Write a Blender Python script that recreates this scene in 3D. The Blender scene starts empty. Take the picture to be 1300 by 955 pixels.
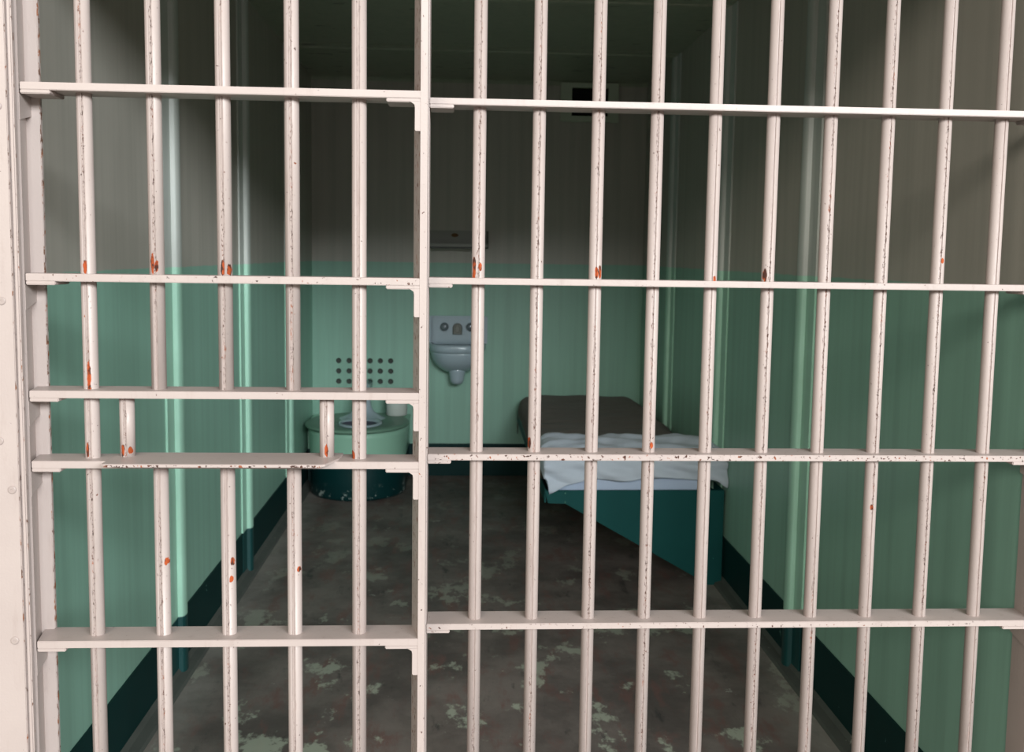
# Prison cell seen through its barred front.  Units: metres.  x right, y into the cell, z up (cell floor = 0).
import bpy, bmesh, math, random
from mathutils import Vector, Matrix, noise
random.seed(7)
D = bpy.data
COL = bpy.context.scene.collection
PI = math.pi

# ------------------------------------------------------------------ node helpers
def lin(c):
    return tuple(((v/255)/12.92 if v/255 <= .04045 else ((v/255+.055)/1.055)**2.4) for v in c) + (1.0,)

class NT:
    def __init__(s, name):
        s.m = D.materials.new(name); s.m.use_nodes = True
        s.t = s.m.node_tree; s.t.nodes.clear()
        s.out = s.n('ShaderNodeOutputMaterial'); s.b = s.n('ShaderNodeBsdfPrincipled')
        s.t.links.new(s.b.outputs[0], s.out.inputs[0])
    def n(s, typ, **kw):
        nd = s.t.nodes.new(typ)
        for k, v in kw.items(): setattr(nd, k, v)
        return nd
    def put(s, sock, v):
        if isinstance(v, bpy.types.NodeSocket): s.t.links.new(v, sock)
        elif v is not None: sock.default_value = v
    def math(s, op, a, b=None, c=None):
        nd = s.n('ShaderNodeMath', operation=op)
        for i, v in enumerate((a, b, c)):
            if v is not None: s.put(nd.inputs[i], v)
        return nd.outputs[0]
    def vmul(s, v, k):
        nd = s.n('ShaderNodeVectorMath', operation='MULTIPLY'); s.put(nd.inputs[0], v); s.put(nd.inputs[1], k); return nd.outputs[0]
    def vadd(s, v, k):
        nd = s.n('ShaderNodeVectorMath', operation='ADD'); s.put(nd.inputs[0], v); s.put(nd.inputs[1], k); return nd.outputs[0]
    def pos(s): return s.n('ShaderNodeNewGeometry').outputs['Position']
    def obj(s): return s.n('ShaderNodeTexCoord').outputs['Object']
    def sep(s, v):
        nd = s.n('ShaderNodeSeparateXYZ'); s.put(nd.inputs[0], v); return nd.outputs
    def noise(s, vec, scale, detail=3, rough=.55):
        nd = s.n('ShaderNodeTexNoise'); s.put(nd.inputs['Vector'], vec)
        nd.inputs['Scale'].default_value = scale; nd.inputs['Detail'].default_value = detail; nd.inputs['Roughness'].default_value = rough
        return nd.outputs[0]
    def ramp(s, f, a, b, lo=0., hi=1.):
        nd = s.n('ShaderNodeMapRange'); nd.interpolation_type = 'SMOOTHSTEP'
        s.put(nd.inputs[0], f); s.put(nd.inputs[1], a); s.put(nd.inputs[2], b); s.put(nd.inputs[3], lo); s.put(nd.inputs[4], hi)
        return nd.outputs[0]
    def mix(s, f, a, b):
        nd = s.n('ShaderNodeMix', data_type='RGBA')
        s.put(nd.inputs[0], f); s.put(nd.inputs[6], a); s.put(nd.inputs[7], b); return nd.outputs[2]
    def attr(s, name):
        return s.n('ShaderNodeAttribute', attribute_type='OBJECT', attribute_name=name)
    def bump(s, h, strength, dist=.002):
        nd = s.n('ShaderNodeBump'); s.put(nd.inputs['Height'], h)
        nd.inputs['Strength'].default_value = strength; nd.inputs['Distance'].default_value = dist
        s.t.links.new(nd.outputs[0], s.b.inputs['Normal'])
    def fin(s, col, rough=.5, metal=0., spec=.5):
        s.put(s.b.inputs['Base Color'], col); s.put(s.b.inputs['Roughness'], rough)
        s.b.inputs['Metallic'].default_value = metal
        s.b.inputs['Specular IOR Level'].default_value = spec
        return s.m

# ------------------------------------------------------------------ materials
def mat_bar_paint():
    s = NT('pink_white_bar_paint')
    P = s.pos(); O = s.obj(); ox, oy, oz = s.sep(O)
    ny = s.sep(s.n('ShaderNodeNewGeometry').outputs['Normal'])[1]
    wear = s.math('MULTIPLY', s.attr('wear').outputs['Fac'], s.ramp(ny, -.7, -.2, 1, .3))
    base = s.mix(s.noise(P, 9, 4), lin((171, 157, 152)), lin((184, 170, 164)))
    dirt = s.ramp(s.noise(s.vmul(P, (60, 60, 9)), 1.0, 5, .7), .52, .80)
    base = s.mix(s.math('MULTIPLY', dirt, .30), base, lin((138, 116, 106)))
    # worn fleck line that follows the groove in the front of a bar
    grv = s.math('MULTIPLY', s.attr('groove').outputs['Fac'], s.math('MULTIPLY', s.ramp(s.math('ABSOLUTE', s.math('SUBTRACT', ox, s.math('MULTIPLY', s.math('SUBTRACT', s.noise(s.vmul(P, (90, 90, 60)), 1.0, 2), .5), .006))), .0010, .0030, 1, 0), s.math('LESS_THAN', oy, 0.)))
    fl = s.ramp(s.noise(s.vmul(P, (420, 420, 210)), 1.0, 3, .7), .55, .60, 0, .9)
    zone = s.ramp(s.noise(s.vadd(s.vmul(P, (11, 11, 3.2)), (3.1, 0, 0)), 1.0, 2), .40, .55)
    m1 = s.math('MULTIPLY', grv, s.math('MULTIPLY', fl, zone))
    base = s.mix(s.math('MULTIPLY', grv, .22), base, lin((118, 92, 84)))
    # scattered flecks
    sp = s.noise(s.vmul(P, (190, 190, 170)), 1.0, 3, .6)
    m2 = s.ramp(sp, s.math('SUBTRACT', .735, s.math('MULTIPLY', wear, .17)), s.math('SUBTRACT', .77, s.math('MULTIPLY', wear, .17)))
    tint = s.noise(s.vmul(P, (42, 42, 30)), 1.0, 2)
    fcol = s.mix(s.ramp(tint, .42, .58), lin((66, 44, 38)), s.mix(s.ramp(tint, .55, .66), lin((92, 52, 36)), lin((150, 82, 50))))
    # larger chips placed per object (dx, z, half height)
    jit = s.math('MULTIPLY', s.math('SUBTRACT', s.noise(s.vmul(P, (260, 260, 120)), 1.0, 3, .6), .5), 2.2)
    m3 = None
    for k in ('chip_a', 'chip_b', 'chip_c'):
        cx, cz, ch = s.sep(s.attr(k).outputs['Vector'])
        dx = s.math('DIVIDE', s.math('SUBTRACT', ox, cx), .0030)
        dz = s.math('DIVIDE', s.math('SUBTRACT', oz, cz), ch)
        dd = s.math('ADD', s.math('ADD', s.math('MULTIPLY', dx, dx), s.math('MULTIPLY', dz, dz)), jit)
        mk = s.math('MULTIPLY', s.ramp(dd, .75, 1.0, 1, 0), s.math('LESS_THAN', oy, .004))
        m3 = mk if m3 is None else s.math('MAXIMUM', m3, mk)
    ex, ew, ea = s.sep(s.attr('edge').outputs['Vector'])
    em = s.ramp(s.math('DIVIDE', s.math('ABSOLUTE', s.math('SUBTRACT', ox, ex)), ew), .5, 1., 1, 0)
    en = s.ramp(s.math('MULTIPLY', s.noise(s.vmul(P, (150, 150, 70)), 1.0, 5, .7), s.math('MULTIPLY', em, ea)), .47, .56, 0, .9)
    m2 = s.math('MAXIMUM', m2, en)
    ccol = s.mix(s.ramp(s.noise(s.vmul(P, (170, 170, 70)), 1.0, 2), .40, .52), lin((70, 36, 24)), lin((168, 74, 30)))
    c = s.mix(s.math('MAXIMUM', m1, m2), base, fcol)
    c = s.mix(en, c, s.mix(s.ramp(tint, .45, .6), lin((104, 70, 50)), lin((150, 92, 56))))
    c = s.mix(m3, c, ccol)
    allm = s.math('MAXIMUM', s.math('MAXIMUM', m1, m2), m3)
    h = s.math('SUBTRACT', s.math('MULTIPLY', s.noise(P, 260, 3), .35), allm)
    s.bump(h, .45, .0012)
    return s.fin(c, s.ramp(allm, 0, 1, .42, .85))

def wall_nodes(name, ceil=False, rib=False):
    s = NT(name)
    P = s.pos(); px, py, pz = s.sep(P)
    wob = s.math('MULTIPLY', s.math('SUBTRACT', s.noise(P, 14, 3), .5), .008)
    z = s.math('ADD', pz, wob)
    st = s.noise(s.vmul(P, (26, 26, .8)), 1.0, 4, .6)          # drawn-down brush streaks
    mo = s.noise(P, 2.2, 4)
    up = s.mix(mo, lin((174, 169, 159)), lin((190, 185, 175)))
    gr = s.mix(mo, lin((140, 184, 166)), lin((150, 194, 175)))
    dk = s.mix(mo, lin((6, 58, 58)), lin((10, 72, 72)))
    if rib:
        up = s.mix(mo, lin((190, 196, 190)), lin((204, 208, 202))); gr = s.mix(mo, lin((164, 212, 190)), lin((174, 220, 198)))  # paler wall colours: light catching the rib faces is put into the paint
    if ceil: c = s.mix(mo, lin((150, 156, 136)), lin((166, 170, 150)))
    else:
        c = s.mix(s.ramp(z, 1.141, 1.145), gr, up)
        c = s.mix(s.ramp(z, .172, .176), dk, c)
    c = s.mix(s.math('MULTIPLY', s.ramp(st, .35, .75), .16), c, lin((70, 80, 72)))
    chip = s.ramp(s.noise(s.vmul(P, (30, 30, 30)), 1.0, 3, .6), .755, .775)
    c = s.mix(s.math('MULTIPLY', chip, .5), c, lin((160, 190, 175)))
    if ceil:
        fk = s.ramp(s.noise(s.vmul(P, (6, 22, 6)), 1.0, 4, .65), .66, .69)
        c = s.mix(fk, c, lin((60, 52, 44)))
    s.bump(st, .12, .004)
    return s.fin(c, s.ramp(mo, .3, .7, .36, .48))

def mat_floor():
    s = NT('worn_grey_floor_paint')
    P = s.pos(); px, py, pz = s.sep(P)
    n1 = s.noise(P, 3.1, 6, .65); n2 = s.noise(s.vmul(P, (14, 5, 1)), 1.0, 5, .7); n3 = s.noise(P, 7.5, 6, .72)
    c = s.mix(s.ramp(n1, .35, .65), lin((86, 78, 74)), lin((120, 110, 104)))
    c = s.mix(s.ramp(n2, .50, .66, 0, .7), c, lin((112, 80, 74)))
    c = s.mix(s.ramp(n2, .42, .28, 0, .8), c, lin((50, 49, 48)))
    near = s.ramp(py, 2.0, 4.2, 1, .25)
    pt = s.ramp(s.noise(s.vadd(s.vmul(P, (5.5, 3.6, 1)), (2.3, 7.7, 0)), 1.0, 6, .66), .56, .61)
    c = s.mix(s.math('MULTIPLY', pt, s.math('MULTIPLY', near, .8)), c, lin((170, 176, 158)))
    fl = s.ramp(n3, .66, .69)
    c = s.mix(s.math('MULTIPLY', fl, .55), c, lin((176, 178, 168)))
    # paler swept strip along both side walls
    ex = s.math('MINIMUM', s.math('ADD', px, .783), s.math('SUBTRACT', .967, px))
    c = s.mix(s.math('MULTIPLY', s.ramp(ex, .05, .17, 1, 0), s.ramp(n1, .3, .6, .25, .6)), c, lin((160, 158, 150)))
    s.bump(s.math('ADD', n2, s.math('MULTIPLY', fl, .6)), .3, .006)
    return s.fin(c, s.ramp(n3, .3, .7, .5, .72))

def mat_simple(name, c1, c2, rough=.5, metal=0., scale=8., bump=.0, bscale=60., chip=None, spec=.5):
    s = NT(name); P = s.pos()
    c = s.mix(s.noise(P, scale, 4, .6), lin(c1), lin(c2))
    if chip:
        k = s.ramp(s.noise(s.vmul(P, (34, 34, 34)), 1.0, 4, .65), chip[1], chip[1]+.025)
        c = s.mix(k, c, lin(chip[0]))
    if bump: s.bump(s.noise(P, bscale, 3), bump, .003)
    return s.fin(c, rough, metal, spec)

def mat_toilet():
    s = NT('toilet_body_paint'); P = s.pos(); px, py, pz = s.sep(P)
    mo = s.noise(P, 3, 4)
    c = s.mix(s.ramp(pz, .184, .188), s.mix(mo, lin((4, 44, 46)), lin((8, 56, 56))), s.mix(mo, lin((146, 194, 170)), lin((156, 202, 178))))
    low = s.math('MULTIPLY', s.ramp(pz, .03, .085, 1, 0), s.ramp(s.noise(P, 22, 4, .7), .56, .6))
    c = s.mix(low, c, lin((150, 165, 158)))
    return s.fin(c, .35)

def mat_cloth(name, c1, c2, weave=900., bs=.25):
    s = NT(name); P = s.pos()
    c = s.mix(s.noise(P, 6, 4), lin(c1), lin(c2))
    s.bump(s.math('ADD', s.noise(P, weave, 2), s.math('MULTIPLY', s.noise(s.vmul(P, (9, 26, 20)), 1.0, 4), 3.0)), bs, .004)
    s.b.inputs['Sheen Weight'].default_value = .15
    return s.fin(c, .9, 0, .2)

M = dict(
    bar=mat_bar_paint(), wall=wall_nodes('two_tone_wall_paint'), ceil=wall_nodes('ceiling_paint', ceil=True), rib=wall_nodes('lit_seam_paint', rib=True), floor=mat_floor(),
    skirt=mat_simple('dark_teal_skirting', (3, 40, 40), (6, 52, 50), .5, spec=.2, chip=((90, 130, 124), .71)),
    cove=mat_simple('grey_floor_edge', (92, 96, 90), (70, 74, 70), .6, scale=14, chip=((150, 150, 140), .68)),
    teal=mat_simple('teal_bunk_paint', (0, 66, 66), (2, 76, 74), .6, chip=((60, 150, 135), .73), spec=.25),
    tealedge=mat_simple('green_bunk_edge', (70, 128, 110), (84, 140, 120), .5),
    porcelain=mat_simple('grey_porcelain', (166, 184, 194), (176, 192, 200), .16, scale=3),
    chrome=mat_simple('dull_tap_metal', (112, 122, 128), (126, 134, 140), .2, metal=.25),
    brass=mat_simple('dark_tap_metal', (92, 96, 92), (104, 106, 100), .32, metal=.6),
    rim=mat_simple('green_rim_paint', (104, 140, 120), (114, 150, 130), .45),
    tpaint=mat_toilet(), dark=mat_simple('dark_void', (10, 10, 10), (16, 15, 14), .9),
    hole=mat_simple('drilled_metal', (58, 64, 60), (74, 80, 74), .7),
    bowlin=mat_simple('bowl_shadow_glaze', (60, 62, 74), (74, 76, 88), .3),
    paper=mat_simple('toilet_paper', (196, 204, 196), (206, 212, 206), .95, scale=20, bump=.2, bscale=40),
    shelf=mat_simple('grey_shelf_paint', (136, 136, 128), (146, 146, 138), .45, chip=((120, 84, 50), .78)),
    shelfend=mat_simple('dark_bracket_paint', (52, 54, 50), (62, 64, 58), .5),
    vent=mat_simple('vent_frame_paint', (180, 190, 170), (192, 202, 182), .5),
    blanket=mat_cloth('brown_wool_blanket', (80, 72, 60), (94, 86, 73), 500, .6),
    sheet=mat_cloth('pale_blue_sheet', (188, 200, 214), (198, 208, 220)),
    mattress=mat_cloth('mattress_ticking', (176, 194, 220), (188, 204, 226)),
    front=mat_simple('corridor_wall_paint', (172, 158, 152), (180, 166, 160), .5),
    screw=mat_simple('painted_screw', (160, 145, 140), (172, 158, 152), .45, chip=((190, 90, 50), .64)),
)

# ------------------------------------------------------------------ mesh helpers
def obj(name, bm, mat, parent=None, loc=(0, 0, 0), smooth=False):
    me = D.meshes.new(name); bm.normal_update(); bm.to_mesh(me); bm.free()
    if smooth:
        for p in me.polygons: p.use_smooth = True
    for m in (mat if isinstance(mat, (list, tuple)) else [mat]): me.materials.append(m)
    o = D.objects.new(name, me); COL.objects.link(o); o.location = loc
    if parent: o.parent = parent
    if mat is M['bar']: flags(o)
    return o
def flags(o, groove=0., wear=.15, chips=(), edge=(50., .01, 0.)):
    o['edge'] = [float(v) for v in edge]
    o['groove'] = float(groove); o['wear'] = float(wear)
    for i, k in enumerate(('chip_a', 'chip_b', 'chip_c')):
        o[k] = [float(v) for v in (chips[i] if i < len(chips) else (0, -50., .01))]
    return o
def thing(name, label, cat, loc=(0, 0, 0), group=None):
    o = D.objects.new(name, None); COL.objects.link(o); o.location = loc; o.empty_display_size = .05
    return tag(o, label, cat, group)
def tag(o, label, cat, group=None):
    o['label'] = label; o['category'] = cat
    if group: o['group'] = group
    return o
def struct(name, bm, mat, smooth=False):
    o = obj(name, bm, mat, smooth=smooth); o['kind'] = 'structure'; return o
def box(bm, x0, x1, y0, y1, z0, z1, bev=0., mi=0):
    vs = [bm.verts.new((x, y, z)) for z in (z0, z1) for y in (y0, y1) for x in (x0, x1)]
    fs = [bm.faces.new([vs[i] for i in q]) for q in ((0, 2, 3, 1), (4, 5, 7, 6), (0, 1, 5, 4), (2, 6, 7, 3), (0, 4, 6, 2), (1, 3, 7, 5))]
    for f in fs: f.material_index = mi
    if bev:
        bmesh.ops.bevel(bm, geom=list({e for f in fs for e in f.edges}), offset=bev, segments=2, affect='EDGES')
    return bm
def B(): return bmesh.new()
def prism(bm, pts, axis, a, b, bev=0.):
    """polygon pts (2-D) extruded along axis 'x','y' or 'z' from a to b"""
    def P(p, t):
        return {'x': (t, p[0], p[1]), 'y': (p[0], t, p[1]), 'z': (p[0], p[1], t)}[axis]
    A = [bm.verts.new(P(p, a)) for p in pts]; Z = [bm.verts.new(P(p, b)) for p in pts]
    n = len(pts); fs = [bm.faces.new(A), bm.faces.new(Z[::-1])]
    for i in range(n): fs.append(bm.faces.new((A[i], Z[i], Z[(i+1) % n], A[(i+1) % n])))
    bmesh.ops.recalc_face_normals(bm, faces=fs)
    if bev: bmesh.ops.bevel(bm, geom=list({e for f in fs for e in f.edges}), offset=bev, segments=2, affect='EDGES')
    return bm
def loft(bm, rings, cap0=True, cap1=True, closed=True):
    R = [[bm.verts.new(p) for p in r] for r in rings]; n = len(R[0]); fs = []
    for a, b in zip(R, R[1:]):
        for i in range(n if closed else n-1): fs.append(bm.faces.new((a[i], a[(i+1) % n], b[(i+1) % n], b[i])))
    if cap0: fs.append(bm.faces.new(R[0][::-1]))
    if cap1: fs.append(bm.faces.new(R[-1]))
    bmesh.ops.recalc_face_normals(bm, faces=fs)
    return bm
def ell(cx, cy, z, a, b, n=40):
    return [(cx + a*math.cos(2*PI*i/n), cy + b*math.sin(2*PI*i/n), z) for i in range(n)]
def tube(bm, path, r, n=20):
    """round tube along a list of points; r number or list"""
    rings = []
    pts = [Vector(p) for p in path]
    for i, p in enumerate(pts):
        t = (pts[min(i+1, len(pts)-1)] - pts[max(i-1, 0)]).normalized()
        u = t.cross(Vector((1, 0, 0))); u = u if u.length > .1 else t.cross(Vector((0, 1, 0))); u.normalize(); v = t.cross(u)
        rr = r[i] if isinstance(r, (list, tuple)) else r
        rings.append([tuple(p + rr*(math.cos(2*PI*k/n)*u + math.sin(2*PI*k/n)*v)) for k in range(n)])
    return loft(bm, rings)
def grid(bm, f, nu, nv):
    V = [[bm.verts.new(f(i/nu, j/nv)) for j in range(nv+1)] for i in range(nu+1)]
    for i in range(nu):
        for j in range(nv): bm.faces.new((V[i][j], V[i+1][j], V[i+1][j+1], V[i][j+1]))
    return bm
def solid(o, t, off=-1.):
    m = o.modifiers.new('thick', 'SOLIDIFY'); m.thickness = t; m.offset = off

# ------------------------------------------------------------------ room shell
XL, XR, YF, YB, ZC = -.783, .967, 1.565, 5.07, 2.095
struct('floor', box(B(), -2.6, 2.8, -4.5, YB+.12, -.1, 0), M['floor'])
struct('ceiling', box(B(), XL-.1, XR+.1, YF, YB+.12, ZC, ZC+.1), M['ceil'])
struct('wall_left', box(B(), XL-.12, XL, YF, YB+.12, 0, ZC), M['wall'])
struct('wall_right', box(B(), XR, XR+.12, YF, YB+.12, 0, ZC), M['wall'])
VX0, VX1, VZ0, VZ1 = -.6775, -.3395, .4805, .6455          # opening for the perforated vent plate
bm = B()
box(bm, XL, VX0, YB, YB+.12, 0, ZC); box(bm, VX1, XR, YB, YB+.12, 0, ZC)
box(bm, VX0, VX1, YB, YB+.12, 0, VZ0); box(bm, VX0, VX1, YB, YB+.12, VZ1, ZC)
struct('wall_back', bm, M['wall'])
# painted skirting bands and the floor edge strips
struct('baseboard_left', box(B(), XL, XL+.004, YF, YB, 0, .174), M['skirt'])
struct('baseboard_right', box(B(), XR-.004, XR, YF, YB, 0, .174), M['skirt'])
struct('baseboard_back', box(B(), XL+.004, XR-.004, YB-.004, YB, 0, .174), M['skirt'])
def cove(x0, s):
    return prism(B(), [(x0, 0), (x0+s*.034, 0), (x0+s*.030, .010), (x0+s*.008, .016), (x0, .03)], 'y', YF, YB)
struct('trim_1', cove(XL+.004, 1), M['cove']); struct('trim_2', cove(XR-.004, -1), M['cove'])
# steel seams: flat lap plate with a rounded batten, on both walls and across the ceiling
def rib_profile(y):
    p = [(y-.066, 0), (y-.066, .0055), (y-.006, .006), (y-.004, .014)]
    p += [(y+.020-.024*math.cos(a), .014+.009*math.sin(a)) for a in (PI*k/8 for k in range(0, 9))]
    return p + [(y+.044, 0)]
k = 3
for y in (2.622, 3.478, 4.352):
    pr = rib_profile(y)
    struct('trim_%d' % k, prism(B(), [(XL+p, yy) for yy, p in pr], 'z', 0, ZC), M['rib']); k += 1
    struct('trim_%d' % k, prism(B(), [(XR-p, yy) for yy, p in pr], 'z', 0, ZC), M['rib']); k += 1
    struct('trim_%d' % k, prism(B(), [(yy, ZC-p*.45) for yy, p in pr], 'x', XL, XR), M['ceil']); k += 1
# small plaster-like quarter bead where back wall meets side walls and ceiling
struct('trim_%d' % k, prism(B(), [(YB, ZC), (YB-.02, ZC), (YB-.008, ZC-.008), (YB, ZC-.02)], 'x', XL, XR), M['ceil']); k += 1
# cell front outside the bars: wall beyond the jamb, wall to the right, header above
ZH = 1.86
struct('wall_front', box(box(box(B(), -2.6, -.80, 1.43, YF, 0, 3.2), .992, 2.8, 1.506, YF, 0, 3.2), -.80, .992, 1.43, YF, ZH, 3.2), M['front'])

# ------------------------------------------------------------------ jamb at the left edge of the picture
jamb = thing('door_jamb', 'pale pink steel door jamb with painted screw heads along the left edge of the cell front', 'door frame', (-.72, 1.45, 0))
def J(name, bm, mat=None, **kw):
    return obj(name, bm, mat or M['bar'], jamb, (.72, -1.45, 0), **kw)
o = J('post', prism(B(), [(-.80, 1.430), (-.6535, 1.430), (-.6535, 1.4445), (-.672, 1.4445), (-.672, 1.562), (-.80, 1.562)], 'z', 0, ZH, .001)); flags(o, wear=.0, edge=(-.6537, .0016, .84))
o = J('edge_strip', box(B(), -.6530, -.6462, 1.4345, 1.4440, 0, ZH, .0018)); flags(o, wear=.15, edge=(-.6467, .0016, .82))
for (sx, sz) in ((-.6545, 1.392), (-.658, 1.1125), (-.6677, .905), (-.6518, .8315), (-.655, .600), (-.66, .33), (-.656, 1.70)):
    bm = B()
    ring = lambda r, y: [(sx-.012 + r*math.cos(2*PI*i/18), y, sz + r*math.sin(2*PI*i/18)) for i in range(18)]
    loft(bm, [ring(.0062, 1.4305), ring(.0060, 1.4288), ring(.0048, 1.4280), ring(.0016, 1.4280), ring(.0012, 1.4286)], True, True)
    J('screw', bm, M['screw'])

# ------------------------------------------------------------------ bars and rails
def bar_bm(r, z0, z1, double):
    pts = []; n = 36
    def add(a, rr): pts.append((rr*math.sin(a), -rr*math.cos(a)))
    gr = [(-.10, 0), (-.05, -.0013), (.05, -.0013), (.10, 0)]
    if double: gr = [(-.34, 0), (-.29, -.0012), (-.23, -.0012), (-.18, 0)] + [(.0, 0), (.05, -.0012), (.11, -.0012), (.16, 0)]
    for a, d in gr: add(a, r+d)
    a0 = gr[-1][0]+.12; a1 = 2*PI+gr[0][0]-.12
    for i in range(n): add(a0+(a1-a0)*i/(n-1), r)
    bm = B()
    A = [bm.verts.new((x, y, z0)) for x, y in pts]; Z = [bm.verts.new((x, y, z1)) for x, y in pts]; m = len(pts); ng = len(gr)
    for i in range(m):
        f = bm.faces.new((A[i], A[(i+1) % m], Z[(i+1) % m], Z[i])); f.smooth = i >= ng-1
    bm.faces.new(A[::-1]); bm.faces.new(Z)
    return bm
RAILZ = (1.430, 1.1525, .8713, .5915)          # tops of the four rails, same on door and grille
SLOTZ = .9780                                   # extra rail over the food slot
TOPZ = 1.85

# --- sliding door
door = thing('cell_door', 'pale pink barred sliding cell door with food slot and tray shelf, left of the grille', 'door', (-.35, 1.475, 0))
def Dp(name, bm, **kw): return obj(name, bm, M['bar'], door, (.35, -1.475, 0), **kw)
DY0, DY1, DT = 1.446, 1.503, .0112
for z in RAILZ[:2] + (SLOTZ,) + RAILZ[2:] + (.06, TOPZ):
    o = Dp('rail', prism(B(), [(-.6420, DY0), (-.0600, DY0), (-.0600, DY1), (-.6550, DY1), (-.6500, DY1-.012)], 'z', z-DT, z, .0009))
    flags(o, wear={1.1525: .55, .8713: .1}.get(z, .16), chips=())
    # end brackets
    o = Dp('bracket', box(B(), -.642, -.5995, DY0, DY1-.004, z-DT-.0055, z-DT+.0005, .0012)); flags(o, wear=.3)
    o = Dp('bracket', box(B(), -.1135, -.0610, DY0+.0004, DY1-.004, z-DT-.0055, z-DT+.0005, .0012)); flags(o, wear=.2)
    # side gusset against the left stile, under the rail
    bm = prism(B(), [(DY0+.001, z-DT-.005), (DY1-.003, z-DT-.005), (DY1-.003, z-DT-.031), (DY0+.001, z-DT-.043)], 'x', 0, 1)
    for v in bm.verts:                       # wedge plate lying on the slanting web
        q = (v.co.y-DY0)/(DY1-DY0); v.co.x = (-.6440-.0115*q) if v.co.x < .5 else (-.6431-.0049*q)
    o = Dp('gusset', bm); flags(o, wear=.1)
    # front T-gusset on the right stile with its rounded inner corner
    zb = z-DT-.0055
    pts = [(-.0735-.006, zb+.001), (-.0730-.003, zb-.0006), (-.0720, zb-.0035), (-.0712, zb-.008), (-.0712, zb-.040), (-.0700, zb-.042), (-.0600, zb-.042), (-.0600, zb+.001)]
    o = Dp('gusset', prism(B(), pts, 'y', DY0+.0002, DY0+.010)); flags(o, wear=.28)
# left stile: web running back and a flange at the rear edge
o = Dp('stile', prism(B(), [(-.6560, DY0+.004), (-.6440, DY0+.002), (-.6552, DY1-.009), (-.6365, DY1-.008), (-.6350, DY1-.006), (-.6350, DY1-.0005), (-.6620, DY1-.0005)], 'z', .03, TOPZ)); flags(o, wear=.08, edge=(-.6351, .0012, .92))
# right stile: front strap with a return that slants back to the left
o = Dp('stile', prism(B(), [(-.0628, DY0-.0006), (-.0522, DY0-.0006), (-.0514, DY0+.004), (-.0545, DY0+.012), (-.0660, DY1-.001), (-.0748, DY1-.001), (-.0748, DY1-.004), (-.0640, DY0+.010)], 'z', .03, TOPZ))
flags(o, wear=.30, edge=(-.0690, .0080, .86))
DB = (-.5620, -.4603, -.3588, -.2570, -.1563); DR = .0111; BY = 1.4755
full = bar_bm(DR, .052, TOPZ-.002, True)
CH = {0: [(-.0010, 1.164, .011), (.0010, .995, .026), (-.0045, .884, .013)], 4: [(-.0086, .8765, .008)]}
proto = None
for i in (0, 4):
    if proto is None:
        o = proto = Dp('bar', full)
    else:
        o = proto.copy(); COL.objects.link(o); o.parent = door
    o.location = (DB[i]+.35, BY-1.475, 0); flags(o, 1, .3, CH[i])
CHU = {1: [(-.0035, 1.170, .016), (.0025, 1.165, .010)], 2: [(-.0010, 1.164, .014), (.0080, 1.161, .010)], 3: []}
CHL = {1: [(.0085, .709, .006)], 2: [(.0078, .709, .007), (.0060, .681, .006)], 3: [(.0080, .696, .005)]}
pu = pl = None
for i in (1, 2, 3):
    if pu is None: o = pu = Dp('bar', bar_bm(DR, SLOTZ-.005, TOPZ-.002, True))
    else: o = pu.copy(); COL.objects.link(o); o.parent = door
    o.location = (DB[i]+.35, BY-1.475, 0); flags(o, 1, .32, CHU[i])
    if pl is None: o = pl = Dp('bar', bar_bm(DR, .052, RAILZ[2]-.004, True))
    else: o = pl.copy(); COL.objects.link(o); o.parent = door
    o.location = (DB[i]+.35, BY-1.475, 0); flags(o, 1, .2, CHL[i])
ps = None
for x, ch in ((-.5095, [(-.0040, .884, .011), (.0068, .884, .006)]), (-.2062, [(.0005, .885, .010)])):
    if ps is None: o = ps = Dp('slot_bar', bar_bm(DR, RAILZ[2]-.004, SLOTZ-.004, True))
    else: o = ps.copy(); COL.objects.link(o); o.parent = door
    o.location = (x+.35, BY-1.475, 0); flags(o, 1, .2, ch)
# tray shelf plate of the food slot
pts = [(-.5250, DY1-.003), (-.1838, DY1-.003), (-.1860, DY0+.012), (-.2010, 1.4165), (-.2060, 1.4140), (-.5240, 1.4140), (-.5290, 1.4165), (-.5290, DY0+.020)]
o = Dp('tray_shelf', prism(B(), pts, 'z', RAILZ[2]-.0008, RAILZ[2]+.0026, .0006)); flags(o, wear=.25)
o = Dp('tray_edge', box(B(), -.5240, -.2060, 1.4134, 1.4150, RAILZ[2]-.0018, RAILZ[2]+.0014)); flags(o, wear=1.15)

# --- fixed grille
grille = thing('fixed_grille', 'pale pink fixed grille of ten round bars on four cross rails, right of the door', 'grille', (.45, 1.53, 0))
def G(name, bm, **kw): return obj(name, bm, M['bar'], grille, (-.45, -1.53, 0), **kw)
GY0, GY1, GT = 1.5045, 1.5605, .0100
for i, z in enumerate(RAILZ + (.06, TOPZ)):
    o = G('rail', box(B(), -.0516, .9640, GY0, GY1, z-GT, z, .0009)); flags(o, wear=(.18, .3, .82, .6, .2, .2)[i])
    o = G('bracket', box(B(), -.0516, -.0140, GY0, GY1-.004, z-GT-.0055, z-GT+.0005, .0012)); flags(o, wear=.62 if i in (1, 2, 3) else .2)
    o = G('bracket', box(B(), .911, .9640, GY0, GY1-.004, z-GT-.0055, z-GT+.0005, .0012)); flags(o, wear=.25)
    o = G('gusset', prism(B(), [(GY0+.002, z-GT-.005), (GY1-.003, z-GT-.005), (GY1-.003, z-GT-.030), (GY0+.002, z-GT-.042)], 'x', .9555, .9640, .0014)); flags(o, wear=.1)
o = G('stile', box(B(), -.0620, -.0516, GY0+.002, GY1, .03, TOPZ, .001)); flags(o, wear=.3)
o = G('stile', box(B(), .9625, .9850, GY0, GY1, .03, TOPZ, .001)); flags(o, wear=.12)
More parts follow.
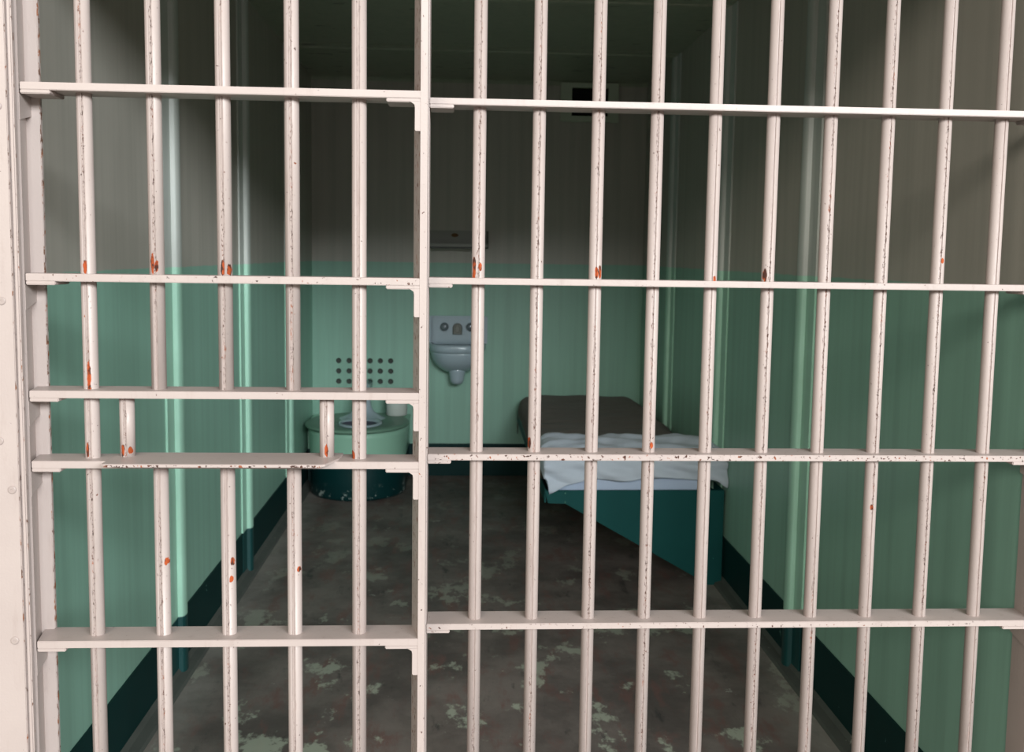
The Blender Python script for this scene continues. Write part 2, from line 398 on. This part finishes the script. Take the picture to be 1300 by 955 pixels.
CG = {0: [(-.0068, 1.172, .014), (-.0070, 1.157, .008), (.0030, 1.170, .007)], 2: [(.0066, 1.164, .012), (.0010, 1.163, .010)], 4: [(.0040, 1.155, .006)],
      5: [(-.0070, 1.162, .012)], 1: [(-.0085, .886, .010)], 3: [(.0030, .884, .006)], 8: [(.0030, 1.19, .005)], 7: [(-.0010, .780, .005)]}
pg = None
for i in range(10):
    if pg is None: o = pg = G('bar', bar_bm(.0104, .052, TOPZ-.002, False))
    else: o = pg.copy(); COL.objects.link(o); o.parent = grille
    o.location = (.0267+.09413*i-.45, 1.5325-1.53, 0); flags(o, 1, .22, CG.get(i, []))

# ------------------------------------------------------------------ bunk
BX0, BX1, BYF = .305, .957, 3.345
bunk = thing('bunk', 'teal steel bunk with a triangular end panel fixed along the right wall', 'bed', (.63, 4.2, 0))
def K(name, bm, mat, **kw): return obj(name, bm, mat, bunk, (-.63, -4.2, 0), **kw)
K('end_panel', prism(B(), [(BX0, .350), (BX0+.012, .3035), (.381, .3015), (.8700, .024), (.8950, 0), (BX1, 0), (BX1, .352)], 'y', BYF, BYF+.012, .0015), M['teal'])
K('corner_plate', prism(B(), [(BX0+.004, .347), (BX0+.015, .3045), (.374, .3030), (.374, .347)], 'y', BYF-.0025, BYF+.001, .0006), M['teal'])
for (x, z) in ((.379, .341), (.379, .309)):
    K('rivet', loft(B(), [[(x+.0024*math.cos(2*PI*i/10), y, z+.0024*math.sin(2*PI*i/10)) for i in range(10)] for y in (BYF, BYF-.0040)]), M['tealedge'])
K('side_rail', box(B(), BX0, BX0+.006, BYF+.012, YB-.002, .303, .352, .001), M['teal'])
K('rail_lip', box(B(), BX0-.0015, BX0+.014, BYF+.26, YB-.002, .350, .357, .0015), M['tealedge'])
K('wall_rail', box(B(), BX1-.006, BX1, BYF+.012, YB-.002, .303, .352, .001), M['teal'])
K('deck', box(B(), BX0+.006, BX1-.006, BYF+.012, YB-.002, .318, .326), M['teal'])
K('rear_leg', prism(B(), [(.70, .320), (BX1, .320), (BX1, 0), (.92, 0)], 'y', YB-.05, YB-.038, .001), M['teal'])

# mattress: soft rounded slab
def slab_rings(x0, x1, y0, y1, z0, z1, r, n=8):
    def rr(inset, z):
        out = []
        R = .05
        for (cx, cy, a0) in ((x1-R, y1-R, 0), (x0+R, y1-R, PI/2), (x0+R, y0+R, PI), (x1-R, y0+R, 1.5*PI)):
            for k in range(7):
                a = a0+k*PI/12; out.append((cx+(R-inset)*math.cos(a), cy+(R-inset)*math.sin(a), z))
        return out
    L = [rr(r*(1-math.sin(k*PI/2/n)), z0+r*(1-math.cos(k*PI/2/n))) for k in range(n+1)]
    L += [rr(r*(1-math.cos(k*PI/2/n)), z1-r*(1-math.sin(k*PI/2/n))) for k in range(n+1)]
    return L
o = obj('mattress', loft(B(), slab_rings(BX0+.016, BX1-.045, BYF+.016, YB-.02, .327, .428, .03)), M['mattress'], smooth=True)
tag(o, 'thin pale blue mattress on the teal bunk, showing below the folded sheet', 'mattress')

def nz(x, y, z=0.): return noise.noise(Vector((x, y, z)))
XLB, XRB = BX0+.004, BX1-.004
def drape(s, t, top, sideR, frontR, hemgap):
    """s: metres from the left edge (negative hangs down), t: metres from the front edge (negative hangs down)"""
    def wrap(d, R):
        # inward distance -> (horizontal, drop): quarter round then straight down
        if d >= R: return d, 0.
        if d >= R - R*PI/2:
            a = (R-d)/R
            return R - R*math.sin(a), R*(1-math.cos(a))
        return 0., R + (R-R*PI/2-d)
    hx, dx = wrap(s, sideR); hy, dy = wrap(t, frontR)
    return hx, hy, max(dx, dy) if min(dx, dy) > 0 and max(dx, dy) > .8*frontR else dx+dy
# dark blanket over the bunk behind the fold
def f_blanket(u, v):
    s = -.085 + u*(.085+.652+.035); y = 3.52 + v*(5.045-3.52)
    back = (5.06-y)
    hx, dz = s, 0.
    R = .05
    if s < R:
        if s > R-R*PI/2: a = (R-s)/R; hx, dz = R-R*math.sin(a), R*(1-math.cos(a))
        else: hx, dz = 0, R+(R-R*PI/2-s)
    x = XLB-.004+hx
    w = s-.555
    if w > 0: dz += .058*min(1, w/.10)**2
    x = min(x, XRB+.008)
    yy = y
    rb = .05
    if back < rb: dz += .10*(1-back/rb)**2*.6
    # pinched corner at the far left
    cr = max(0, .13-math.hypot(max(0, s), max(0, back)))
    dz += cr*.7
    z = .4475 - dz + .007*nz(x*4, y*3) + .007*nz(x*7, y*16, 3.) + .0028*math.sin(y*46+3*nz(x*3, y*2))*max(0, 1-abs(y-4.1)/.8)
    z += .016*math.exp(-((y-3.84)/.05)**2)*(.5+.5*nz(x*3, 5))            # soft crease behind the fold
    if s > R: z = max(z, .436 - .055*max(0, min(1, w/.10))**2) if back > .06 else z
    return (x - (0.004*nz(y*12, z*20) if s < 0 else 0), yy, z)
o = obj('blanket', grid(B(), f_blanket, 70, 110), M['blanket'], smooth=True); solid(o, .004)
tag(o, 'dark brown wool blanket covering the rear of the bunk mattress', 'blanket')

# pale sheet folded down over the front end of the bunk
def f_sheet(u, v):
    x0 = XLB-.010; W = XRB+.014-x0
    # across: hangs down at left (s<0)
    hang_l = .062; s = -hang_l + u*(W+hang_l)
    uu = max(0, s)/W
    drop = .064 + .050*math.exp(-(uu/.15)**1.3) + .004*math.sin(uu*17) + .030*math.exp(-((uu-1)/.05)**2)
    Lt = .34
    t = Lt - v*(Lt+drop)                            # distance back from the front edge, negative hangs
    R = .042
    def wrap(d):
        if d >= R: return d, 0.
        if d >= R-R*PI/2:
            a = (R-d)/R; return R-R*math.sin(a), R*(1-math.cos(a))
        return 0., R+(R-R*PI/2-d)
    hx, dx = wrap(s); hy, dy = wrap(t)
    x = x0+hx; y = BYF-.012+hy
    dz = max(dx, dy) + .12*min(dx, dy)
    puff = .030*math.exp(-((t-.20)/.13)**2)
    back = .05*max(0, (t-.27)/.07)**2
    z = .478 + puff - back*.6 - dz
    # right end lies lower against the wall
    r = max(0, (uu-.86)/.14); z -= .020*r*r*(1 if t > .0 else .3)
    f1 = math.sin(x*22+y*60+5*nz(x*3, y*4, 1.)); f2 = nz(x*7, y*20, z*16); f3 = nz(x*20, z*26+y*20, 4.)
    amp = 1. if t > 0 else .9
    z += amp*(.0042*f1 + .012*f2 + .0055*f3)*(1. if dy < .03 else .35)
    if t <= R: y -= .011*max(-.3, nz(x*8+z*9, z*28, 2.)) + .006*math.sin(x*35+z*80)*min(1, dy/.05)
    if t <= R: y += .004
    if s < R: x -= .006*nz(y*14, z*18, 6.)
    if s < .09: x += .16*dy*(1-max(0, s)/.09)
    return (min(x, XRB+.012), y, z)
bm = grid(B(), f_sheet, 130, 120)
o = obj('folded_sheet', bm, M['sheet'], smooth=True); solid(o, .003)
tag(o, 'pale blue white bed sheet turned down over the front end of the bunk', 'sheet')

# ------------------------------------------------------------------ toilet
TX, TY = -.508, 4.757
toil = thing('toilet', 'green and dark teal drum shaped toilet standing against the back wall', 'toilet', (TX, TY, 0))
def T(name, bm, mat, **kw): return obj(name, bm, mat, toil, (-TX, -TY, 0), **kw)
def dshape(z, r=.237, g=0.):
    a = [(TX+(r+g)*math.cos(t), TY+(r+g)*math.sin(t), z) for t in (PI+PI*i/32 for i in range(33))]
    return [(TX-r-g, YB-.005, z)] + a + [(TX+r+g, YB-.005, z)]
o = T('pedestal', loft(B(), [dshape(0, .232), dshape(.012, .237), dshape(.12, .237), dshape(.30, .241), dshape(.334, .243)]), M['tpaint'])
for p in o.data.polygons: p.use_smooth = len(p.vertices) == 4 and abs(p.normal.z) < .5
T('side_block', box(B(), XL+.006, TX-.23, 4.865, YB-.005, 0, .330, .002), M['tpaint'])
RX, RY, ra, rb = -.512, 4.752, .258, .272
rings = [ell(RX, RY, .334, ra-.03, rb-.03), ell(RX, RY, .334, ra-.006, rb-.006), ell(RX, RY, .338, ra, rb), ell(RX, RY, .346, ra, rb), ell(RX, RY, .351, ra-.006, rb-.006),
         ell(RX, RY, .352, ra-.03, rb-.03), ell(-.493, 4.70, .352, .112, .152), ell(-.493, 4.70, .346, .108, .148), ell(-.493, 4.70, .335, .108, .148)]
bm = loft(B(), rings, False, False); bm.verts.ensure_lookup_table()
T('rim', bm, M['rim'], smooth=True)
bx, by = -.493, 4.70
rings = [ell(bx, by, .340, .107, .147), ell(bx, by, .354, .107, .147), ell(bx, by, .358, .102, .142), ell(bx, by-.025, .359, .094, .098), ell(bx, by-.045, .356, .088, .070), ell(bx, by-.045, .330, .080, .062), ell(bx, by-.040, .26, .060, .050), ell(bx, by-.035, .20, .03, .026)]
T('bowl', loft(B(), rings, False, True), M['porcelain'], smooth=True)
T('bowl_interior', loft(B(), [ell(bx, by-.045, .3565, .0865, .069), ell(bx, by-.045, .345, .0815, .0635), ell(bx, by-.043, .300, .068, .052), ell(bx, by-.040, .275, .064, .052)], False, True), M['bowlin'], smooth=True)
hx, hy = -.497, 4.875
rings = []
for z in (.352, .356, .362, .370, .382, .40, .43, .455):
    r = .037+.080*math.exp(-(z-.352)/.020); rings.append(ell(hx, hy-(.04*math.exp(-(z-.352)/.012)), z, r, r*.9, 32))
bm = loft(B(), rings, False, False)
tube(bm, [(hx, hy, .45), (hx, hy+.003, .468), (hx, hy+.014, .482), (hx, hy+.03, .489), (hx, YB-.002, .492)], [.036, .036, .034, .032, .030], 32)
T('flush_horn', bm, M['porcelain'], smooth=True)
# roll of paper on the rear right of the rim
bm = B(); c = (-.330, 4.935)
rings = [ell(*c, .353, .020, .020, 40), ell(*c, .353, .052, .052, 40), ell(*c, .356, .0545, .0545, 40), ell(*c, .450, .0545, .0545, 40), ell(*c, .453, .052, .052, 40), ell(*c, .453, .020, .020, 40), ell(*c, .36, .019, .019, 40)]
o = obj('toilet_paper_roll', loft(bm, rings, False, True), M['paper'], smooth=False)
o.location = (c[0], c[1], .353); o.data.transform(Matrix.Translation((-c[0], -c[1], -.353)))
for p in o.data.polygons: p.use_smooth = abs(p.normal.z) < .3
tag(o, 'pale paper roll standing on the right rear of the toilet rim', 'toilet paper')

# ------------------------------------------------------------------ sink
SX = -.0185
sink = thing('wall_sink', 'small grey porcelain sink with two round tap knobs on the back wall', 'sink', (SX, YB, .49))
def S(name, bm, mat, **kw): return obj(name, bm, mat, sink, (-SX, -YB, -.49), **kw)
bm = box(B(), SX-.158, SX+.158, YB-.012, YB-.001, .715, .862, .003)
box(bm, SX-.158, SX-.1385, YB-.030, YB-.005, .715, .862, .004); box(bm, SX+.1385, SX+.158, YB-.030, YB-.005, .715, .862, .004)
box(bm, SX-.133, SX+.130, YB-.044, YB-.010, .715, .864, .009)
S('back_plate', bm, M['porcelain'])
def dplan(w, d, z, n=36, y0=YB-.003):
    # half super-ellipse plan, flat side on the wall
    out = []
    for i in range(n+1):
        t = PI+PI*i/n; c, s_ = math.cos(t), math.sin(t); e = .72
        out.append((SX+w*math.copysign(abs(c)**e, c), y0-d*abs(s_)**e, z))
    return out
H0 = .722
rings = [dplan(.139, .185, H0-.046), dplan(.145, .192, H0-.040), dplan(0.150, .200, H0-.030), dplan(0.150, .200, H0-.010), dplan(.146, .194, H0), dplan(.138, .178, H0+.001), dplan(.128, .168, H0-.006),
         dplan(.118, .150, H0-.05, y0=YB-.03), dplan(.09, .10, H0-.10, y0=YB-.05), dplan(.03, .03, H0-.115, y0=YB-.08)]
S('basin_rim', loft(B(), rings, False, True), M['porcelain'], smooth=True)
rings = []
for k_ in range(13):
    a = k_/12*PI/2; rings.append(dplan(.141*math.cos(a)**.95+.001, .186*math.cos(a)**.8+.001, H0-.038-.122*math.sin(a)))
S('basin', loft(B(), rings, True, True), M['porcelain'], smooth=True)
tx, ty = SX, YB-.085
rings = [ell(tx, ty, z, r, r, 28) for z, r in ((.600, .046), (.575, .044), (.560, .040), (.545, .038), (.530, .036), (.518, .031), (.510, .022), (.507, .008))]
S('drain_trap', loft(B(), rings, True, True), M['porcelain'], smooth=True)
for sgn in (-1, 1):
    kx, kz = SX + sgn*.0685, .8085
    rr = lambda r, y: [(kx+r*math.cos(2*PI*i/28), y, kz+r*math.sin(2*PI*i/28)) for i in range(28)]
    bm = loft(B(), [rr(.012, YB-.038), rr(.012, YB-.048), rr(.020, YB-.050), rr(.0222, YB-.056), rr(.0218, YB-.064), rr(.0185, YB-.071), rr(.012, YB-.076), rr(.004, YB-.078)])
    S('tap_knob', bm, M['chrome'], smooth=True)
def arch(w, h, y, z0=.769):
    pts = [(SX-w, y, z0)] + [(SX-w*math.cos(PI*i/16), y, z0+h-w+w*math.sin(PI*i/16)) for i in range(17)] + [(SX+w, y, z0)]
    return pts
S('spout', loft(B(), [arch(.025, .060, YB-.040, .768), arch(.025, .060, YB-.058, .768), arch(.021, .055, YB-.064, .770), arch(.014, .044, YB-.064, .776), arch(.012, .040, YB-.054, .777)]), M['brass'])

# ------------------------------------------------------------------ perforated vent plate beside the toilet
vent = thing('perforated_vent', 'green wall vent plate with rows of round holes above the toilet', 'vent', (-.5085, YB, .563))
HX, HZ, HS, HRR = -.6458, .508, .0548, .0150
bm = B()
for i in range(6):
    for j in range(3):
        cx, cz = HX+i*HS, HZ+j*.0550
        n = 24; outr = []; c1 = []; c2 = []; c3 = []
        xl = VX0 if i == 0 else cx-HS/2; xr = VX1 if i == 5 else cx+HS/2
        zl = VZ0 if j == 0 else cz-.0275; zr = VZ1 if j == 2 else cz+.0275
        for q in range(n):
            a = 2*PI*q/n+PI/4; c, s_ = math.cos(a), math.sin(a); m_ = max(abs(c), abs(s_)); c /= m_; s_ /= m_
            outr.append((cx+(c*(xr-cx) if c > 0 else c*(cx-xl)), YB, cz+(s_*(zr-cz) if s_ > 0 else s_*(cz-zl))))
            a = 2*PI*q/n+PI/4
            c1.append((cx+HRR*math.cos(a), YB, cz+HRR*math.sin(a)))
            c2.append((cx+HRR*.93*math.cos(a), YB+.0020, cz+HRR*.93*math.sin(a)))
            c3.append((cx+HRR*.93*math.cos(a), YB+.014, cz+HRR*.93*math.sin(a)))
        loft(bm, [outr, c1, c2, c3], False, False)
bmesh.ops.remove_doubles(bm, verts=bm.verts, dist=.0004)
for f in bm.faces: f.normal_update()
P_ = obj('perforated_plate', bm, M['wall'], vent, (.5085, -YB, -.563))
rr = lambda r, y: [(r*math.cos(2*PI*q/20), y, r*math.sin(2*PI*q/20)) for q in range(20)]
ph = None
for i in range(6):
    for j in range(3):
        if ph is None: o = ph = obj('hole', loft(B(), [rr(HRR*.928, .0022), rr(HRR*.928, .0105), rr(HRR*.5, .0125), rr(HRR*.42, .0085)], False, True), M['hole'], vent)
        else: o = ph.copy(); COL.objects.link(o); o.parent = vent
        o.location = (HX+i*HS+.5085, 0, HZ+j*.0550-.563)
obj('backing_plate', box(B(), VX0, VX1, YB+.015, YB+.03, VZ0, VZ1), M['hole'], vent, (.5085, -YB, -.563))

# ------------------------------------------------------------------ shelf above the sink
sh = thing('wall_shelf', 'narrow grey metal shelf on the back wall above the sink', 'shelf', (-.032, YB, 1.22))
def W(name, bm, mat): return obj(name, bm, mat, sh, (.032, -YB, -1.22))
W('back_plate', box(B(), -.212, .135, YB-.006, YB-.0005, 1.225, 1.312, .001), M['shelf'])
bm = box(B(), -.212, .138, YB-.085, YB-.003, 1.232, 1.238, .001); box(bm, -.212, .138, YB-.088, YB-.083, 1.222, 1.243, .001)
W('shelf_board', bm, M['shelf'])
W('front_lip', box(B(), -.212, .138, YB-.0895, YB-.0875, 1.218, 1.2265, .0006), M['shelfend'])
for x in (-.214, .134):
    W('end_bracket', prism(B(), [(YB-.001, 1.312), (YB-.012, 1.312), (YB-.088, 1.245), (YB-.088, 1.220), (YB-.001, 1.220)], 'x', x, x+.004), M['shelfend'])
bm = loft(B(), [[(-.037+r*1.35*math.cos(2*PI*q/14), y, 1.288+r*.7*math.sin(2*PI*q/14)) for q in range(14)] for r, y in ((.014, YB-.006), (.013, YB-.009), (.006, YB-.010))], False, True)
W('rusty_bolt', bm, mat_simple('rusty_bolt_metal', (120, 84, 44), (92, 60, 34), .8, scale=60))

# ------------------------------------------------------------------ air vent high on the back wall
av = thing('air_vent', 'square dark air vent with a raised frame high on the back wall', 'vent', (.66, YB, 1.9))
def A_(name, bm, mat): return obj(name, bm, mat, av, (-.66, -YB, -1.9))
bm = B()
ox0, ox1, oz0, oz1 = .508, .812, 1.888, 2.088; ix0, ix1, iz0, iz1 = .566, .757, 1.917, 2.062
box(bm, ox0, ix0, YB-.028, YB-.001, oz0, oz1, .002); box(bm, ix1, ox1, YB-.028, YB-.001, oz0, oz1, .002)
box(bm, ix0, ix1, YB-.028, YB-.001, oz0, iz0, .002); box(bm, ix0, ix1, YB-.028, YB-.001, iz1, oz1, .002)
A_('frame', bm, M['vent'])
A_('opening', box(B(), ix0, ix1, YB-.006, YB-.001, iz0, iz1), M['dark'])
bm = B()
for i in range(9): box(bm, ix0, ix1, YB-.012, YB-.009, iz0+.004+i*.0165, iz0+.007+i*.0165)
A_('mesh_screen', bm, M['dark'])

# ------------------------------------------------------------------ light: tall corridor windows behind the viewer, plus sky fill
def area(name, loc, aim, sx, sy, power, col):
    l = D.lights.new(name, 'AREA'); l.shape = 'RECTANGLE'; l.size = sx; l.size_y = sy; l.energy = power; l.color = col
    o = D.objects.new(name, l); COL.objects.link(o); o.location = loc
    o.rotation_euler = (Vector(aim)-Vector(loc)).to_track_quat('-Z', 'Y').to_euler(); return o
area('corridor_windows', (4.7, -9.0, 4.6), (0, 2.6, .8), 9.0, 2.2, 2350, (.93, .98, 1.))
area('corridor_windows_left', (-4.3, -9.0, 4.6), (.3, 2.6, .8), 5.2, 2.2, 560, (1., .93, .82))
w = D.worlds.new('corridor_daylight'); bpy.context.scene.world = w; w.use_nodes = True
bg = w.node_tree.nodes['Background']; bg.inputs[0].default_value = (1., .92, .82, 1); bg.inputs[1].default_value = .42

# ------------------------------------------------------------------ camera (35 mm-class view, pitched down, slightly turned right)
cam = D.cameras.new('camera'); co = D.objects.new('camera', cam); COL.objects.link(co)
yaw, pitch, roll = .0537, .0897, .0142
F = Vector((math.sin(yaw)*math.cos(pitch), math.cos(yaw)*math.cos(pitch), -math.sin(pitch)))
r_ = Vector((math.cos(yaw), -math.sin(yaw), 0)); u_ = r_.cross(F)
r2 = math.cos(roll)*r_+math.sin(roll)*u_; u2 = -math.sin(roll)*r_+math.cos(roll)*u_
co.matrix_world = Matrix(((r2.x, u2.x, -F.x, 0), (r2.y, u2.y, -F.y, 0), (r2.z, u2.z, -F.z, 1.19), (0, 0, 0, 1)))
cam.sensor_fit = 'HORIZONTAL'; cam.sensor_width = 36; cam.lens = 1212*36/1300
cam.shift_y = -45/1300; cam.clip_start = .02
cam.dof.use_dof = True; cam.dof.focus_distance = 1.55; cam.dof.aperture_fstop = 9
sc = bpy.context.scene; sc.camera = co
sc.view_settings.view_transform = 'Standard'; sc.view_settings.look = 'None'; sc.view_settings.exposure = 0
